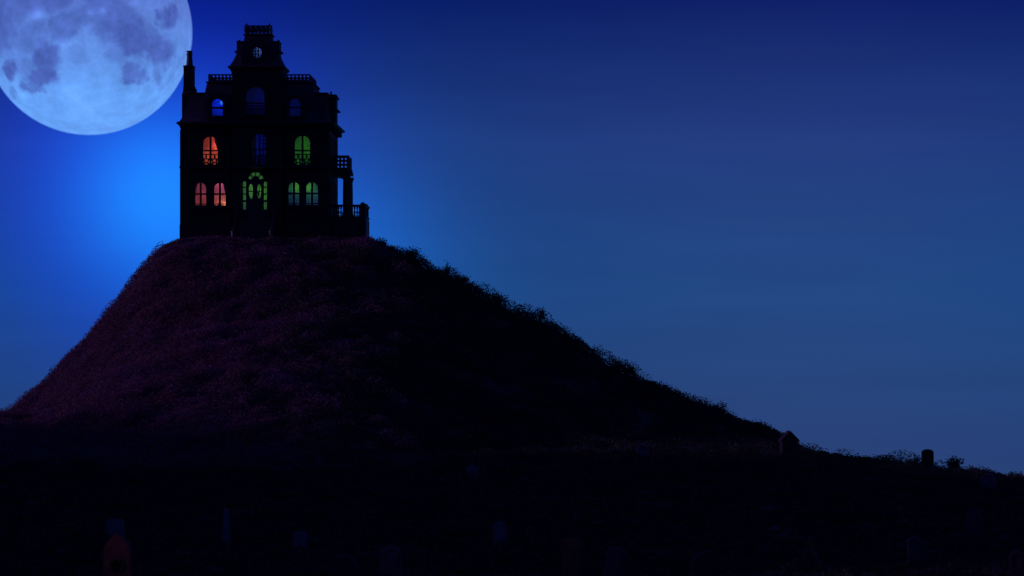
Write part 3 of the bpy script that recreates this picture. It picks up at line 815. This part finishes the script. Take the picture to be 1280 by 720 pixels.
# tower dormers: front with round window, one on each side
td = hb(MB().plate([P(302, 83, BY), P(340, 83, BY), P(340, 60, BY), P(336.5, 53, BY), P(329, 49.5, BY), P(321, 48.3, BY), P(313, 49.5, BY), P(305.5, 53, BY), P(302, 60, BY)],
                   [ell(321.2, 65.7, 6.0, 7.2, BY - .1, 20)], BY - .1, 1.4), 'tower_dormer', M['trim'])
fr = MB().plate(ell(321.2, 65.7, 5.98, 7.18, BY - .1, 20), [ell(321.2, 65.7, 5.5, 6.7, BY - .1, 20)], BY - .05, .1)
for a in (-1.9, 1.9):
    fr.box(X(321.2 + a - .6, BY), X(321.2 + a + .6, BY), BY - .047, BY + .03, Z(71.6, BY), Z(59.8, BY))
    fr.box(X(316.4, BY), X(326, BY), BY - .049, BY + .028, Z(65.7 + a + .65, BY), Z(65.7 + a - .65, BY))
rw = hb(fr, 'round_window', M['trim'])
hb(MB().plate(ell(321.2, 65.7, 5.5, 6.7, BY - .1, 20), [], BY + .052, .012), 'pane', M['glass'], rw)
for s in (-1, 1):
    d = MB()
    xa, xb = 321 + s * 14, 321 + s * 26.6
    ua, ub = min(xa, xb), max(xa, xb)
    d.box(X(ua, BY), X(ub, BY), TCY - .95, TCY + .95, Z(76, BY), Z(51.2, BY))
    e0, e1 = sorted((321 + s * 24, 321 + s * 29.5))
    d.box(X(e0, BY), X(e1, BY), TCY - 1.1, TCY + 1.1, Z(63.8, BY), Z(62.4, BY))
    e0, e1 = sorted((321 + s * 14, 321 + s * 27.2))
    d.box(X(e0, BY), X(e1, BY), TCY - 1.05, TCY + 1.05, Z(51.2, BY), Z(50, BY))
    e0, e1 = sorted((321 + s * 23.6, 321 + s * 26))
    d.box(X(e0, BY), X(e1, BY), TCY - .14, TCY + .14, Z(50, BY), Z(47.4, BY))
    hb(d, 'tower_dormer', M['slate'])

# ---- chimney on the left gable wall
cy0, cy1 = HY + 1.6, HY + 2.9
ch = MB().loft([(X(224.6, HY), X(240.5, HY), cy0 - .2, cy1 + .4, Z(153, HY)), (X(224.6, HY), X(240.5, HY), cy0 - .2, cy1 + .4, Z(116, HY)),
                (X(225.6, HY), X(239.6, HY), cy0, cy1 + .2, Z(112, HY)), (X(226, HY), X(239, HY), cy0, cy1 + .2, Z(106, HY)), (X(226.2, HY), X(238.2, HY), cy0, cy1, Z(104, HY)),
                (X(226.2, HY), X(238.2, HY), cy0, cy1, Z(82, HY)), (X(226, HY), X(238.6, HY), cy0 - .05, cy1 + .05, Z(81.6, HY)), (X(226, HY), X(238.6, HY), cy0 - .05, cy1 + .05, Z(79.8, HY)), (X(228.6, HY), X(236.6, HY), cy0 + .2, cy1 - .2, Z(79, HY))])
ch.box(X(237.5, HY), X(240.8, HY), cy0, cy1, Z(115, HY), Z(108.5, HY))
chm = hb(ch, 'chimney', M['brickwork'])
cc = X(232.6, HY)
hb(MB().lathe(cc, (cy0 + cy1) / 2, [(.27, Z(80, HY)), (.24, Z(76, HY)), (.21, Z(69, HY)), (.2, Z(66.2, HY)), (.24, Z(65.6, HY)), (.24, Z(64.6, HY)), (.19, Z(64, HY)), (.19, Z(62.4, HY)), (.23, Z(61.8, HY)), (.23, Z(60.4, HY)), (.12, Z(60.2, HY))], 14), 'chimney_pot', M['trim'], chm)
hb(MB().box(X(223.6, HY), xl - .003, HY + 1.4, HY + 3.3, zb_, Z(153, HY) - .3), 'chimney_breast', M['brickwork'], chm)

# ---- side porch and balcony on the right
PY0, PY1 = 212.6, 217.4
pd = 271
def px(u, y=PY0): return X(u, y)
mb = MB().box(xr + .07, px(457.2), PY0, PY1, Z(312, PY0), Z(272.5, PY0)).box(xr + .07, px(458), PY0 - .08, PY1 + .08, Z(272.5, PY0), Z(270.6, PY0))
porch = hb(mb, 'porch_floor', M['wood'])
def baluster(mb, x, y, z0, z1):
    hh = z1 - z0
    mb.lathe(x, y, [(.075, z0), (.075, z0 + hh * .12), (.04, z0 + hh * .18), (.085, z0 + hh * .42), (.045, z0 + hh * .62), (.035, z0 + hh * .72), (.06, z0 + hh * .8), (.07, z0 + hh * .88), (.07, z1)], 8)
zr0, zr1 = Z(270.6, PY0), Z(258.5, PY0)
ry = PY0 + .14
rail0 = hb(MB().box(px(412.5), px(428.5), ry - .08, ry + .08, zr1, Z(255.6, PY0)), 'porch_rail', M['trim'])
rail = MB().box(px(437), px(450), ry - .08, ry + .08, zr1, Z(255.6, PY0))
rail = hb(rail, 'porch_rail', M['trim'])
for u in (417.6, 420.4, 423.2, 426.2, 440, 443.2, 446.4, 449.2):
    bb = MB(); baluster(bb, px(u), ry, zr0, zr1); hb(bb, 'baluster', M['trim'], rail0 if u < 430 else rail)
rail2 = MB(); xe = px(455)
rail2.box(xe - .08, xe + .08, ry + .3, PY1 - .2, zr1, Z(255.6, PY0))
rail2 = hb(rail2, 'porch_rail', M['trim'])
for k in range(9):
    bb = MB(); baluster(bb, xe, ry + .6 + k * .45, zr0, zr1); hb(bb, 'baluster', M['trim'], rail2)
def newel(u, y):
    x = px(u); 
    return MB().lathe(x, y, [(.36, Z(312, PY0)), (.36, Z(276, PY0)), (.3, Z(275, PY0)), (.29, Z(260, PY0)), (.38, Z(258.6, PY0)), (.4, Z(257.6, PY0)), (.4, Z(256.4, PY0)), (.26, Z(255.6, PY0)), (.22, Z(254.4, PY0)), (.24, Z(253.6, PY0)), (.05, Z(252.6, PY0))], 4, True)
hb(newel(453.4, ry), 'newel_post', M['trim']); hb(newel(453.4, PY1 - .2), 'newel_post', M['trim'])
# porch columns
def column(u, y, r):
    x = px(u)
    return MB().lathe(x, y, [(r * 1.25, Z(270.6, PY0)), (r * 1.25, Z(266, PY0)), (r * 1.05, Z(265, PY0)), (r * 1.02, Z(240, PY0)), (r * .95, Z(225, PY0)), (r * 1.1, Z(223.5, PY0)), (r * 1.3, Z(221.6, PY0)), (r * 1.3, Z(219.2, PY0))], 16)
hb(column(432.6, PY0 + .3, .255), 'porch_column', M['trim']); hb(column(432.6, PY1 - .3, .255), 'porch_column', M['trim'])
# balcony slab with a bowed underside and carved brackets
z0 = Z(219.2, PY0)
n = 8; v = []; f = []
slab_u0, slab_u1 = 411.4, 437.4
for yy in (PY0, PY1):
    for k in range(n + 1):
        t = k / n
        v.append((px(slab_u0 + (slab_u1 - slab_u0) * t), yy, Z(215.2 + 5.2 * math.sin(math.pi * min(1, t * 1.15)) ** .8 if t < .86 else 217.5, PY0)))
    for k in range(n + 1):
        t = 1 - k / n
        v.append((px(slab_u0 + (slab_u1 - slab_u0) * t), yy, Z(213.4, PY0)))
m2 = 2 * (n + 1)
f = [tuple(range(m2)), tuple(reversed(range(m2, 2 * m2)))] + [(i, (i + 1) % m2, (i + 1) % m2 + m2, i + m2) for i in range(m2)]
sl = MB().add(v, f)
sl.box(px(436), px(440.6), PY0 - .1, PY0 + .3, Z(217.4, PY0), Z(212.8, PY0)).box(px(434), px(438.2), PY0 - .05, PY0 + .25, Z(219.2, PY0), Z(217.4, PY0))
balc = hb(sl, 'balcony_floor', M['trim'])
holes = []
for k in range(4):
    for j in range(3):
        c = 418.3 + k * 4.6; vv = 198.6 + j * 4.9
        holes.append(ell(c, vv, 1.15, 1.25, PY0, 8))
hb(MB().plate(rect(413.6, 435.4, 194.6, 213.4, PY0), holes, PY0, .07).box(px(412.6), px(436.4), PY0 - .08, PY0 - .003, Z(196, PY0), Z(194.2, PY0)), 'balcony_panel', M['trim'], balc)
hy0, hz0, hz1 = PY0 + .07, Z(213.4, PY0), Z(194.6, PY0)
hs = []
for k in range(8):
    a = hy0 + .15 + k * .57
    hs.append([(a, hz0 + .15), (a + .38, hz0 + .15), (a + .38, hz1 - .15), (a, hz1 - .15)])
hb(MB().plate([(hy0, hz0), (PY1, hz0), (PY1, hz1), (hy0, hz1)], hs, px(435.4) - .07, .07, axis='x'), 'balcony_panel', M['trim'], balc)

# ---- lit rooms behind the windows
def room(u0, u1, v0, v1, y0, depth, lamps, mat=None, curtains=()):
    r = hb(MB().room(X(u0, y0), X(u1, y0), y0, y0 + depth, Z(v1, y0), Z(v0, y0)), 'room', mat or M['plaster'], fix=False)
    for (u, v, y, watt, colr, rad) in lamps:
        l = bpy.data.lights.new('room_lamp', 'POINT'); l.energy = watt; l.color = colr; l.shadow_soft_size = rad
        o = bpy.data.objects.new('room_lamp', l); COL.objects.link(o); o.parent = house
        o.location = Vector((X(u, y), y, Z(v, y))) - HO
    return r
RY = HY + .305
RED, ORANGE, GREEN, BLUE, CYAN = (1, .10, .05), (1, .20, .05), (.10, 1, .01), (.02, .05, 1), (.05, .45, .9)
room(228.6, 288, 212, 276, RY, 2.6, [(283, 258, RY + 2.25, 30, (1, .24, .10), .1), (288, 262, RY + 1.6, 32, (1, .19, .10), .12), (281, 221, RY + 1.8, 28, (.85, .12, .50), .12), (250, 264, RY + 1.7, 22, (1, .12, .06), .1), (246, 222, RY + 1.7, 6, (.6, .1, .4), .1)])
room(228.6, 288, 161, 206.5, RY, 2.6, [(272, 182, RY + 2.2, 26, RED, .1), (284, 184, RY + 1.6, 34, RED, .12), (258, 203, RY + 1.5, 16, (1, .22, .08), .12)])
room(354, 408, 212, 276, RY, 2.6, [(370.5, 233, RY + 2.2, 4.5, (.2, 1, .01), .08), (386.5, 234, RY + 2.2, 4.5, (.2, 1, .01), .08), (379, 268, RY + 1.6, 20, (.04, .14, .75), .12), (357, 236, RY + 1.5, 3, (.04, .30, .8), .1), (403, 238, RY + 1.5, 4, (.04, .22, .9), .1)])
room(354, 408, 161, 206.5, RY, 2.6, [(392, 178, RY + 1.4, 19, (.12, .8, .01), .12), (360, 196, RY + 1.2, 16, (.10, .8, .01), .12)])
room(294.6, 349, 212, 276, BY + .305, 3.0, [(319, 236, BY + 1.9, 30, (.27, 1, .02), .12), (299, 236, BY + 1.2, 12, CYAN, .1)])
cur = room(294.6, 349, 161, 206.5, BY + .305, 3.0, [(324, 182, BY + 2.2, 13, (.01, .02, 1), .1)])
mb = MB()
for (ua, ub) in ((312, 319.5), (331, 337)):
    xa, xb = X(ua, BY), X(ub, BY); k = 14; v = []; f = []
    for i in range(k + 1):
        x = xa + (xb - xa) * i / k; yy = BY + .55 + .05 * math.sin(i * 1.9)
        v += [(x, yy, Z(206, BY)), (x, yy, Z(163, BY))]
    f = [(2 * i, 2 * i + 2, 2 * i + 3, 2 * i + 1) for i in range(k)]
    hb(MB().add(v, f), 'curtain', M['curtain'], fix=False)
def drape(pts_top, pts_bot, y):
    k = len(pts_top); v = []
    for (a, b), (c, d) in zip(pts_top, pts_bot):
        yy = y + .04 * math.sin(a * 2.3)
        v += [(X(a, y), yy, Z(b, y)), (X(c, y), yy, Z(d, y))]
    hb(MB().add(v, [(2 * i, 2 * i + 2, 2 * i + 3, 2 * i + 1) for i in range(k - 1)]), 'curtain', M['curtain'], fix=False)
for (a, b, top, bot, side) in ((265, 284, 226, 258, 1), (242, 260, 226, 258, -1), (252, 274, 168, 207, 1)):
    n = 8; w = b - a
    # a drape gathered to one side of the window
    tp = [((b if side > 0 else a) - side * w * .34 * i / n, top) for i in range(n + 1)]
    bt = [((b if side > 0 else a) - side * w * .12 * i / n, top + (bot - top) * .5) for i in range(n + 1)]
    drape(tp, bt, HY + .62)
def attic(u0, u1, v0, v1, y0, depth, lamps, roofs):
    for o in roofs:
        carve(o, (X(u0 - .6, y0), X(u1 + .6, y0), y0 - 1.5, y0 + depth + .05, Z(v1 + .6, y0), Z(v0 - .6, y0)))
    return room(u0, u1, v0, v1, y0, depth, lamps)
attic(262, 281.2, 121, 147.5, DY + .255, 1.5, [(275.8, 128.4, DY + 1.1, 24, (.002, .018, 1), .1)], (mansard, upper))
globe_mat = bpy.data.materials.new('lamp_globe'); globe_mat.use_nodes = True
gb = globe_mat.node_tree.nodes['Principled BSDF']
gb.inputs['Base Color'].default_value = (.2, .3, .8, 1); gb.inputs['Emission Color'].default_value = (.03, .22, 1, 1); gb.inputs['Emission Strength'].default_value = 1.1
zc_ = Z(128.4, DY + .85)
hb(MB().lathe(X(275.8, DY), DY + .85, [(.02, zc_ - .16)] + [(.15 * math.sin(a), zc_ - .15 * math.cos(a)) for a in np.linspace(.3, 2.8, 9)] + [(.04, zc_ + .17), (.02, Z(121.2, DY))], 14), 'lamp_globe', globe_mat, smooth=True)
attic(359.5, 378.2, 121, 147.5, DY + .255, 1.5, [(368, 131, DY + .9, 3.5, (.004, .012, 1), .05)], (mansard, upper))
attic(300, 342, 104, 147, BY + .305, 2.4, [(331, 125, BY + 1.7, 5, (.008, .014, 1), .05), (318, 140, BY + 1.4, 2, (.03, .03, .8), .05)], (mansard, upper))
attic(313, 329, 57, 75, BY + .07, 1.2, [(323.5, 62.5, BY + .95, 6, (.10, .24, 1), .06)], (tower_roof,))  # added lamp stands in for sky seen through the round window

# ------------------------------------------------------------------ gravestones
def hit(u, v):
    ys = np.arange(70, 215, .05)
    xs = (u - 640) * ys / F; zs = (360 - v) * ys / F
    d = zs - terrain(xs, ys)
    k = np.argmax(d < 0)
    return float(xs[k]), float(ys[k]), float(terrain(xs[k], ys[k]))

def gravestone(u, vb, wpx, hpx, style, mat, label, lean=0.0, turn=0.0, y=None, name='headstone'):
    if y is None: x, y, z = hit(u, vb)
    else:
        x = X(u, y); z = float(terrain(x, y))
    k = y / F; w = wpx * k; h = Z(vb - hpx, y) - z
    root = bpy.data.objects.new(name, None); COL.objects.link(root)
    root.location = (x, y, z - .12); root.rotation_euler = (0, R(lean), R(turn))
    tag(root, label, 'gravestone', 'gravestones on the slope and in the graveyard')
    h += .12; t = max(.14, w * .22); hw = w / 2
    def sub(mb, nm, mt=mat):
        o = mb.build(nm, mt, root)
        bv = o.modifiers.new('bevel', 'BEVEL'); bv.width = .018; bv.segments = 2; bv.limit_method = 'ANGLE'
        return o
    bh = min(.3, h * .2)
    def base(f=1.22): sub(MB().box(-hw * f, hw * f, -t * .95, t * .95, 0, bh), 'plinth')
    def dome(a, top, rise, n=14, z0=bh):
        return [(-a, z0), (a, z0)] + [(a * math.cos(math.pi * i / n), top - rise + rise * math.sin(math.pi * i / n)) for i in range(n + 1)]
    if style in ('round', 'rim', 'shoulder'):
        if style != 'round' or True: base(1.12 if style == 'round' else 1.2)
        rise = hw * (.55 if style == 'round' else 1.0)
        sub(MB().plate(dome(hw * .98, h, rise), [], -t / 2, t), 'slab')
        if style == 'rim':
            sub(MB().plate(dome(hw * 1.06, h + .03, rise, z0=bh + .003), [dome(hw * .80, h - hw * .2, rise * .8, z0=bh + .12)], -t / 2 - .07, .067), 'border')
        else:
            sub(MB().plate(dome(hw * .72, h - hw * .3, rise * .8, z0=bh + .2), [dome(hw * .64, h - hw * .38, rise * .75, z0=bh + .28)], -t / 2 - .025, .022), 'border')
    elif style == 'hollow':
        base()
        ol = [(-hw, bh), (hw, bh), (hw, h * .68), (hw * .82, h * .80), (hw * .42, h * .92), (0, h), (-hw * .42, h * .92), (-hw * .82, h * .80), (-hw, h * .68)]
        hz, hr = h * .42, hw * .42
        circ = [(hr * math.cos(2 * math.pi * i / 18), hz + hr * math.sin(2 * math.pi * i / 18)) for i in range(18)]
        sub(MB().plate(ol, [circ], -t / 2, t), 'slab')
        sub(MB().plate(ol, [], t / 2 + .002, .06), 'back_slab', M['dkstone'])
        c2 = [(hr * 1.2 * math.cos(2 * math.pi * i / 18), hz + hr * 1.2 * math.sin(2 * math.pi * i / 18)) for i in range(18)]
        sub(MB().plate(c2, [circ], -t / 2 - .05, .047), 'border')
    elif style == 'gable':
        base(1.1)
        sub(MB().plate([(-hw * .84, bh), (hw * .84, bh), (hw * .84, h * .62), (0, h * .93), (-hw * .84, h * .62)], [], -t, 2 * t), 'slab')
        sub(MB().plate([(-hw, h * .60), (0, h * .91), (hw, h * .60), (hw, h * .67), (0, h), (-hw, h * .67)], [], -t * 1.25, t * 2.5), 'coping')
    elif style == 'obelisk':
        sub(MB().box(-hw * 1.5, hw * 1.5, -hw * 1.5, hw * 1.5, 0, h * .12).box(-hw * 1.2, hw * 1.2, -hw * 1.2, hw * 1.2, h * .12, h * .18), 'plinth')
        sub(MB().loft([(-hw, hw, -hw, hw, h * .18), (-hw * .68, hw * .68, -hw * .68, hw * .68, h * .9), (-.02, .02, -.02, .02, h)]), 'shaft')
    elif style == 'square':
        base(1.1)
        sub(MB().plate([(-hw, bh), (hw, bh), (hw * .98, h * .86), (hw * .8, h), (-hw * .8, h), (-hw * .98, h * .86)], [], -t / 2, t), 'slab')
        sub(MB().box(-hw * 1.05, hw * 1.05, -t * .6, t * .6, h * .8, h * .85), 'moulding')
    elif style == 'peak':
        sub(MB().box(-hw, hw, -hw * .6, hw * .6, 0, h * .3), 'plinth')
        sub(MB().loft([(-hw * .8, hw * .8, -hw * .5, hw * .5, h * .3), (-hw * .55, hw * .55, -hw * .35, hw * .35, h * .48), (-hw * .28, hw * .28, -hw * .2, hw * .2, h * .62), (-hw * .2, hw * .2, -hw * .16, hw * .16, h * .9), (-hw * .05, hw * .05, -.03, .03, h)]), 'shaft')
    elif style == 'gothic':
        base(1.1)
        n = 7; ol = [(-hw, bh), (hw, bh)]
        ol += [(hw * math.cos(a), h * .5 + h * .5 * (math.sin(a) ** 1.3)) for a in np.linspace(0, math.pi / 2, n)]
        ol += [(-hw * math.cos(a), h * .5 + h * .5 * (math.sin(a) ** 1.3)) for a in np.linspace(math.pi / 2, 0, n)[1:]]
        sub(MB().plate(ol, [], -t / 2, t), 'slab')
    return root
st_, dk, rd, mv = M['stone'], M['dkstone'], M['redlit_stone'], M['mauve']
gravestone(147, 732, 37, 66, 'hollow', rd, 'reddish peaked gravestone with a dark round hollow at the bottom left', 1, -17)
gravestone(145, 676, 22, 27, 'square', st_, 'dim blue grey slab just behind the reddish hollowed gravestone', -2, -8)
gravestone(283, 682, 9, 47, 'obelisk', st_, 'slender blue grey obelisk standing alone in the lower left', 0, 10)
gravestone(374.5, 688, 17, 23, 'square', st_, 'short square topped grey stone right of the obelisk', 2, -10)
gravestone(626, 684, 17, 32, 'shoulder', st_, 'small round topped grey stone at the bottom middle', -2, 12)
gravestone(714, 726, 23, 52, 'square', rd, 'reddish square topped slab at the bottom edge beside a mauve stone', -1, -9)
gravestone(768, 724, 24, 41, 'shoulder', mv, 'mauve round topped stone beside the reddish square slab', 2, -6)
gravestone(804, 582, 15, 27, 'rim', st_, 'grey stone with a pale raised rim alone on the middle of the slope', 0, -14)
gravestone(986, 571, 24, 33, 'gable', dk, 'dark gable topped monument on the skyline, shaped like a small house', 0, 12)
gravestone(1159.5, 580, 15.5, 18.5, 'round', dk, 'small round topped black stone alone on the right skyline', 0, -4, y=186.0)
gravestone(1236, 611, 19, 19, 'rim', st_, 'wide stone with a pale round rim sunk in the right slope', 0, -12)
gravestone(1216, 668, 20, 34, 'shoulder', mv, 'tall mauve round topped stone on a wide plinth at lower right', 1, -12)
gravestone(1010, 708, 34, 36, 'peak', rd, 'squat reddish stone with a narrow peak at lower right', 3, -12)
gravestone(884, 724, 42, 35, 'gothic', dk, 'black pointed gravestone silhouette at the bottom edge right of the middle', 0, 4)
gravestone(430, 723, 38, 30, 'gothic', dk, 'broad black pointed gravestone at the bottom edge left of the middle', 0, -5)
gravestone(384, 600, 14, 38, 'obelisk', dk, 'faint dark obelisk at the foot of the purple slope', 1, 20)
gravestone(62, 655, 18, 34, 'shoulder', dk, 'dark round topped stone alone at the far left below the hill', -3, 10)
gravestone(590, 604, 15, 22, 'round', st_, 'faint grey stone at the foot of the middle slope', 2, 8)
gravestone(1146, 703, 22, 32, 'round', mv, 'mauve flat headed stone at lower right near the bottom edge', -2, 6)
gravestone(488, 722, 26, 40, 'round', mv, 'mauve flat headed stone at the bottom beside the broad black one', 2, -8)
gravestone(1271, 724, 20, 36, 'shoulder', dk, 'dark stone in the bottom right corner', 0, -10)

# ------------------------------------------------------------------ shrubs that break the skyline
def shrub(u, v, wpx, hpx, n, label, lean=0.0, yoff=0.0, leaf=.15):
    """bush rooted on the crest where the sight line to (u, v) meets the skyline"""
    n = int(n * 1.8)
    us = 640 + F * CX / CY
    y = float(np.interp(u, us, CY)) + yoff
    x = X(u, y); z = float(terrain(x, y)) - .08
    k = y / F; w = wpx * k; h = max(Z(v - hpx, y) - z, .35)
    root = bpy.data.objects.new('shrub', None); COL.objects.link(root); root.location = (x, y, z)
    tag(root, label, 'shrub', 'shrubs along the skyline of the hill')
    r = np.random.default_rng(int(u * 7 + v))
    mb = MB(); tips = []
    for i in range(9):
        a = r.uniform(0, 6.28); sp = r.uniform(.1, 1) * w * .5
        tip = np.array([sp * math.cos(a) + lean * h, sp * math.sin(a), h * r.uniform(.55, 1)])
        mid = tip * np.array([.4, .4, .55])
        pts = [np.zeros(3), mid, tip]; rad = [.035, .022, .008]
        vs = []; fs = []
        for p, q in zip(pts, rad):
            for j in range(5):
                t = 6.283 * j / 5; vs.append((p[0] + q * math.cos(t), p[1] + q * math.sin(t), p[2]))
        for s in range(2):
            for j in range(5): fs.append((s * 5 + j, s * 5 + (j + 1) % 5, s * 5 + 5 + (j + 1) % 5, s * 5 + 5 + j))
        mb.add(vs, fs); tips += [tip, (tip + mid) / 2, mid]
    mb.build('stem', M['twig'], root)
    tips = np.array(tips)
    c = tips[r.integers(0, len(tips), n)] + r.normal(size=(n, 3)).clip(-1.7, 1.7) * np.array([.15, .15, .12]) * (w / 1.2) ** .5
    c[:, 2] = np.maximum(c[:, 2], .05)
    v_, q_ = leaf_quads(c, leaf * r.uniform(.6, 1.3, n), r)
    col = np.array([(.014, .034, .015), (.018, .042, .016), (.012, .026, .018)])[r.integers(0, 3, n)] * r.uniform(.7, 1.3, (n, 1))
    o = np_mesh('foliage', v_, q_, M['leaf'], None, np.repeat(col, 4, 0)); o.parent = root
    return root
shrub(512, 319, 22, 7, 260, 'round clump of leaves on the skyline, first right of the house')
shrub(556, 342, 10, 15, 70, 'thin sprig standing up from the skyline right of the house', .15)
shrub(578, 353, 18, 7, 200, 'low bush on the skyline just right of the thin sprig')
shrub(621, 374, 30, 7, 300, 'wide flat bush on the upper right skyline')
shrub(674, 398, 14, 11, 120, 'forked sprig standing up halfway along the right skyline', .2)
shrub(782, 462, 18, 5, 200, 'rounded tuft on the skyline below the middle of the slope')
shrub(792, 466, 10, 8, 90, 'small upright tuft beside the rounded tuft on the skyline')
shrub(896, 510, 26, 5, 260, 'flat dark bush on the lower right skyline above the gable monument')
shrub(1145, 576, 10, 6, 80, 'tiny bush just left of the round topped stone on the skyline', yoff=-1)
shrub(1194, 582, 20, 9, 420, 'leafy bush on the skyline just right of the round topped stone', yoff=-1)
shrub(1258, 602, 12, 3, 110, 'small tuft on the skyline near the right edge', yoff=-1)
shrub(478, 306, 16, 7, 200, 'low bush at the foot of the side porch')
